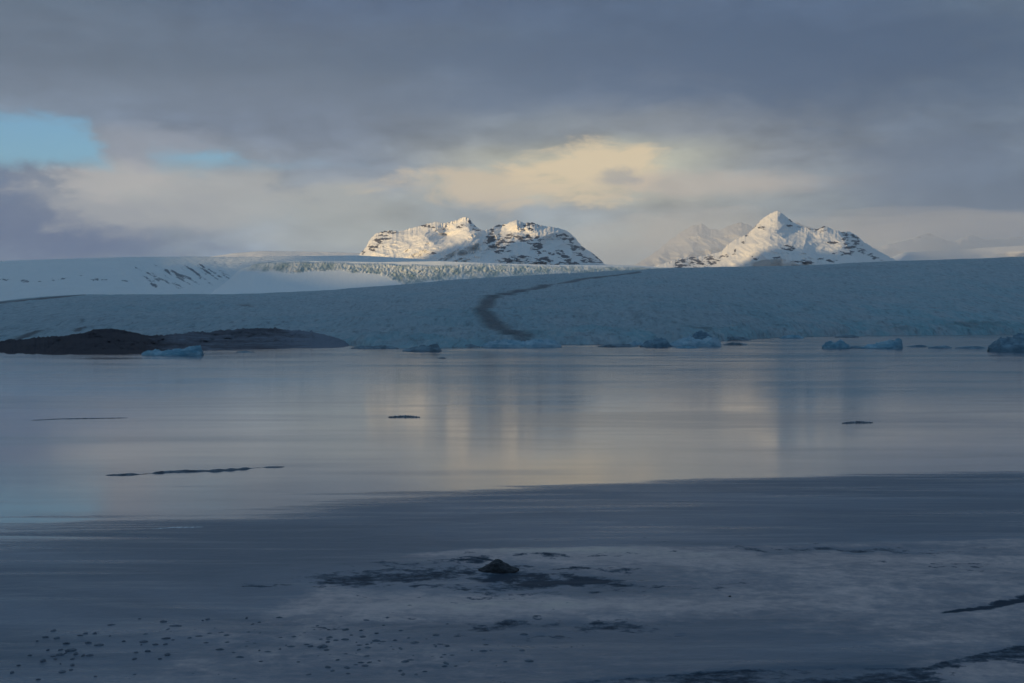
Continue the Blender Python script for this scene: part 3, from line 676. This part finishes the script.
BLOBS = [(-5, 230, 140, 44, (48, 76, 118), 1.0, .8), (190, 203, 140, 27, (182, 168, 160), .7, .5), (110, 188, 45, 14, (196, 176, 166), .6, .4), (330, 222, 70, 24, (170, 162, 152), .5, .7),
 (500, 190, 80, 20, (224, 188, 154), .82, .45), (590, 172, 62, 26, (240, 201, 158), .92, .42), (700, 186, 110, 12, (200, 172, 154), .65, .6), (612, 178, 20, 8, (140, 138, 142), .5, .5),
 (160, 150, 50, 16, (150, 146, 156), .6, .5), (850, 60, 230, 42, (70, 86, 112), .75, .75), (560, 62, 200, 22, (84, 97, 121), .6, .6), (180, 70, 260, 22, (95, 103, 119), .5, .6), (980, 205, 120, 55, (88, 97, 117), .6, .7), (300, 100, 200, 20, (112, 116, 130), .4, .8), (560, 95, 120, 20, (88, 101, 124), .4, .8), (670, 235, 60, 16, (178, 168, 152), .5, .7)]
def ramp(f, stops, interp='CARDINAL'):
    r = n.new('ShaderNodeValToRGB', inp={0: f}); cr_ = r.color_ramp; cr_.interpolation = interp
    while len(cr_.elements) < len(stops): cr_.elements.new(.5)
    for e_, (p_, c_) in zip(cr_.elements, stops): e_.position = min(1, max(0, p_))
    for e_, (p_, c_) in zip(cr_.elements, stops): e_.position = min(1, max(0, p_)); e_.color = (*c_, 1)
    return r.outputs[0]
rc = None; prev = None
for py, cs in SKY:
    c = ramp(fac, [(px2r(p_), lin(v)) for p_, v in zip(cols_px, cs)])
    if rc is None: rc = c
    else: rc = n.mix(n.mapr(el, py2e(prev), py2e(py)), rc, c)
    prev = py
# fine cloud texture: soft billows, more contrast in the sunlit bank
mp = n.new('ShaderNodeMapping', inp={0: warped(.03, .02), 2: (0, R(8), 0), 3: (6, 6, 17)}).outputs[0]
t1 = n.noise(mp, 1.5, 8, .55, .4); t2 = n.noise(mp, 5.0, 6, .6, .2)
tex = n.m('ADD', n.m('MULTIPLY', n.m('SUBTRACT', t1, .5), 1.0), n.m('MULTIPLY', n.m('SUBTRACT', t2, .5), .60))
low = n.mapr(el, py2e(90), py2e(150), .65, 1.3)
mul = n.m('ADD', 1.0, n.m('MULTIPLY', tex, low))
cm = n.new('ShaderNodeVectorMath', operation='SCALE', inp={0: rc, 3: mul}).outputs[0]
blobn = n.m('MULTIPLY', n.m('SUBTRACT', n.noise(n.new('ShaderNodeMapping', inp={0: g, 3: (10, 10, 26)}).outputs[0], 1.6, 7, .62, .3), .5), 3.4)
az3, el3 = azel(warped(.03, .012))
for cx_, cy_, rx_, ry_, cc_, k_, w_ in BLOBS:
    a_ = n.m('DIVIDE', n.m('SUBTRACT', az3, math.atan((cx_-512)/F)), rx_/F)
    b_ = n.m('DIVIDE', n.m('SUBTRACT', el3, py2e(cy_)), ry_/F)
    d_ = n.m('ADD', n.m('SQRT', n.m('ADD', n.m('MULTIPLY', a_, a_), n.m('MULTIPLY', b_, b_))), blobn)
    cm = n.mix(n.mapr(d_, 1+w_, 1-w_, 0.0, k_), cm, lin(cc_))
# opening with clear sky
az2, el2 = azel(warped(.06, .028))
f2 = n.mapr(az2, AZ0, AZ1, smooth=False)
def lvl(stops): return ramp(f2, [(px2r(p_), ((YH-y_)/300,)*3) for p_, y_ in stops], 'EASE')
up = n.m('MULTIPLY', lvl([(-300, 130), (-60, 127), (0, 127), (60, 128), (84, 130), (104, 150), (118, 168), (140, 166), (162, 158), (190, 155), (215, 154), (245, 158), (300, 161), (400, 161), (440, 166)]), 300/F)
dn = n.m('MULTIPLY', lvl([(-300, 172), (0, 171), (100, 172), (130, 171), (180, 170), (230, 170), (260, 167), (330, 166), (420, 165), (440, 164)]), 300/F)
up = n.m('ADD', up, n.m('MULTIPLY', blobn, .016)); dn = n.m('ADD', dn, n.m('MULTIPLY', blobn, .006))
gap = n.m('MULTIPLY', n.mapr(n.m('SUBTRACT', up, el2), -.005, .013), n.mapr(n.m('SUBTRACT', el2, dn), -.004, .007))
gap = n.m('MULTIPLY', gap, n.mapr(f2, px2r(260), px2r(330), 1.0, .45))
gap = n.m('MULTIPLY', gap, n.mapr(f2, px2r(410), px2r(450), 1.0, 0.0))
sky = n.new('ShaderNodeTexSky', sky_type='NISHITA', sun_disc=False, sun_elevation=SUN_EL, sun_rotation=SUN_AZ, air_density=1.0, dust_density=.3, ozone_density=1.5)
skyc = n.new('ShaderNodeVectorMath', operation='MULTIPLY', inp={0: sky.outputs[0], 1: (.80, 1.36, 1.95)}).outputs[0]
lift = n.mapr(el, .05, .22, 1.24, 1.0)
cl10 = n.new('ShaderNodeVectorMath', operation='MULTIPLY', inp={0: cm, 1: (.91/STR, 1.08/STR, 1.15/STR)}).outputs[0]
cl10 = n.new('ShaderNodeVectorMath', operation='SCALE', inp={0: cl10, 3: lift}).outputs[0]
out = n.mix(gap, cl10, skyc)
bg = n.new('ShaderNodeBackground', inp={0: out, 1: STR})
wo = n.new('ShaderNodeOutputWorld', inp={0: bg.outputs[0]})
W.cycles.sampling_method = 'MANUAL'; W.cycles.sample_map_resolution = 1024

# ------------------------------------------------------------------ haze
HZ = True
if HZ:
    x0, x1, y0, y1, z0, z1 = -14000, 14000, -3000, 33000, -5.0, 2600.0
    co = [(x, y, z) for z in (z0, z1) for y in (y0, y1) for x in (x0, x1)]
    fs = [(0, 2, 3, 1), (4, 5, 7, 6), (0, 1, 5, 4), (2, 6, 7, 3), (0, 4, 6, 2), (1, 3, 7, 5)]
    hm = bpy.data.materials.new('haze'); hm.use_nodes = True
    ht = hm.node_tree; ht.nodes.remove(ht.nodes['Principled BSDF'])
    pv = ht.nodes.new('ShaderNodeVolumePrincipled'); pv.inputs['Color'].default_value = (.93, .96, 1.0, 1)
    pv.inputs['Density'].default_value = 2.2e-5; pv.inputs['Anisotropy'].default_value = .4
    ht.links.new(pv.outputs[0], ht.nodes['Material Output'].inputs['Volume'])
    hz = mesh_obj('haze', co, fs, hm, smooth=False)
    tag(hz, kind='stuff')

def mist(lbl, u, y, D, rx, rz, ry, dens, seed):
    X = (u-512)*D/F; Z = H+(YH-y)*D/F
    n_ = 40; th = np.linspace(0, 2*math.pi, n_*2+1)[:-1]; ph = np.linspace(0, math.pi, n_)
    TH, PH = np.meshgrid(th, ph)
    r = 1+.55*fbm(np.cos(TH)*np.sin(PH)*1.6+seed, np.cos(PH)*1.6+np.sin(TH)*np.sin(PH)*1.3+seed, 4)
    co = np.stack([r*np.sin(PH)*np.cos(TH)*rx, r*np.sin(PH)*np.sin(TH)*ry, r*np.cos(PH)*rz], -1)
    m_ = n_*2
    fs = []
    for i in range(n_-1):
        for j in range(m_):
            fs.append((i*m_+j, i*m_+(j+1) % m_, (i+1)*m_+(j+1) % m_, (i+1)*m_+j))
    mt = bpy.data.materials.new('mist'); mt.use_nodes = True
    t = mt.node_tree; t.nodes.remove(t.nodes['Principled BSDF'])
    v = t.nodes.new('ShaderNodeVolumePrincipled'); v.inputs['Color'].default_value = (.97, .97, .98, 1); v.inputs['Density'].default_value = dens
    t.links.new(v.outputs[0], t.nodes['Material Output'].inputs['Volume'])
    o = mesh_obj('mist', co, np.array(fs)[:, ::-1], mt); o.location = (X, D, Z)
    return tag(o, lbl, 'mist', kind='stuff')
mist('mist bank between the two mountains', 640, 246, 15500, 900, 330, 1500, 2.6e-4, 1.0)
mist('mist drifting over the distant ridge', 705, 232, 18500, 900, 330, 1700, 2.0e-4, 2.0)
mist('mist over the far ridge at the right', 960, 236, 15800, 2300, 300, 1300, 3.0e-4, 3.0)
# ------------------------------------------------------------------ camera and render settings
cam = bpy.data.cameras.new('camera'); cam.sensor_width = 36; cam.lens = 36*F/1024
cam.clip_start = .5; cam.clip_end = 200000
co_ = bpy.data.objects.new('camera', cam); col.objects.link(co_)
co_.location = (0, 0, H); co_.rotation_euler = (R(90)-math.atan((341.5-YH)/F), 0, 0)
C.camera = co_
C.render.engine = 'CYCLES'
C.cycles.use_denoising = True
C.cycles.volume_bounces = 1; C.cycles.max_bounces = 6; C.cycles.diffuse_bounces = 3; C.cycles.glossy_bounces = 3
C.view_settings.view_transform = 'Standard'; C.view_settings.look = 'None'
C.view_settings.exposure = 0; C.view_settings.gamma = 1
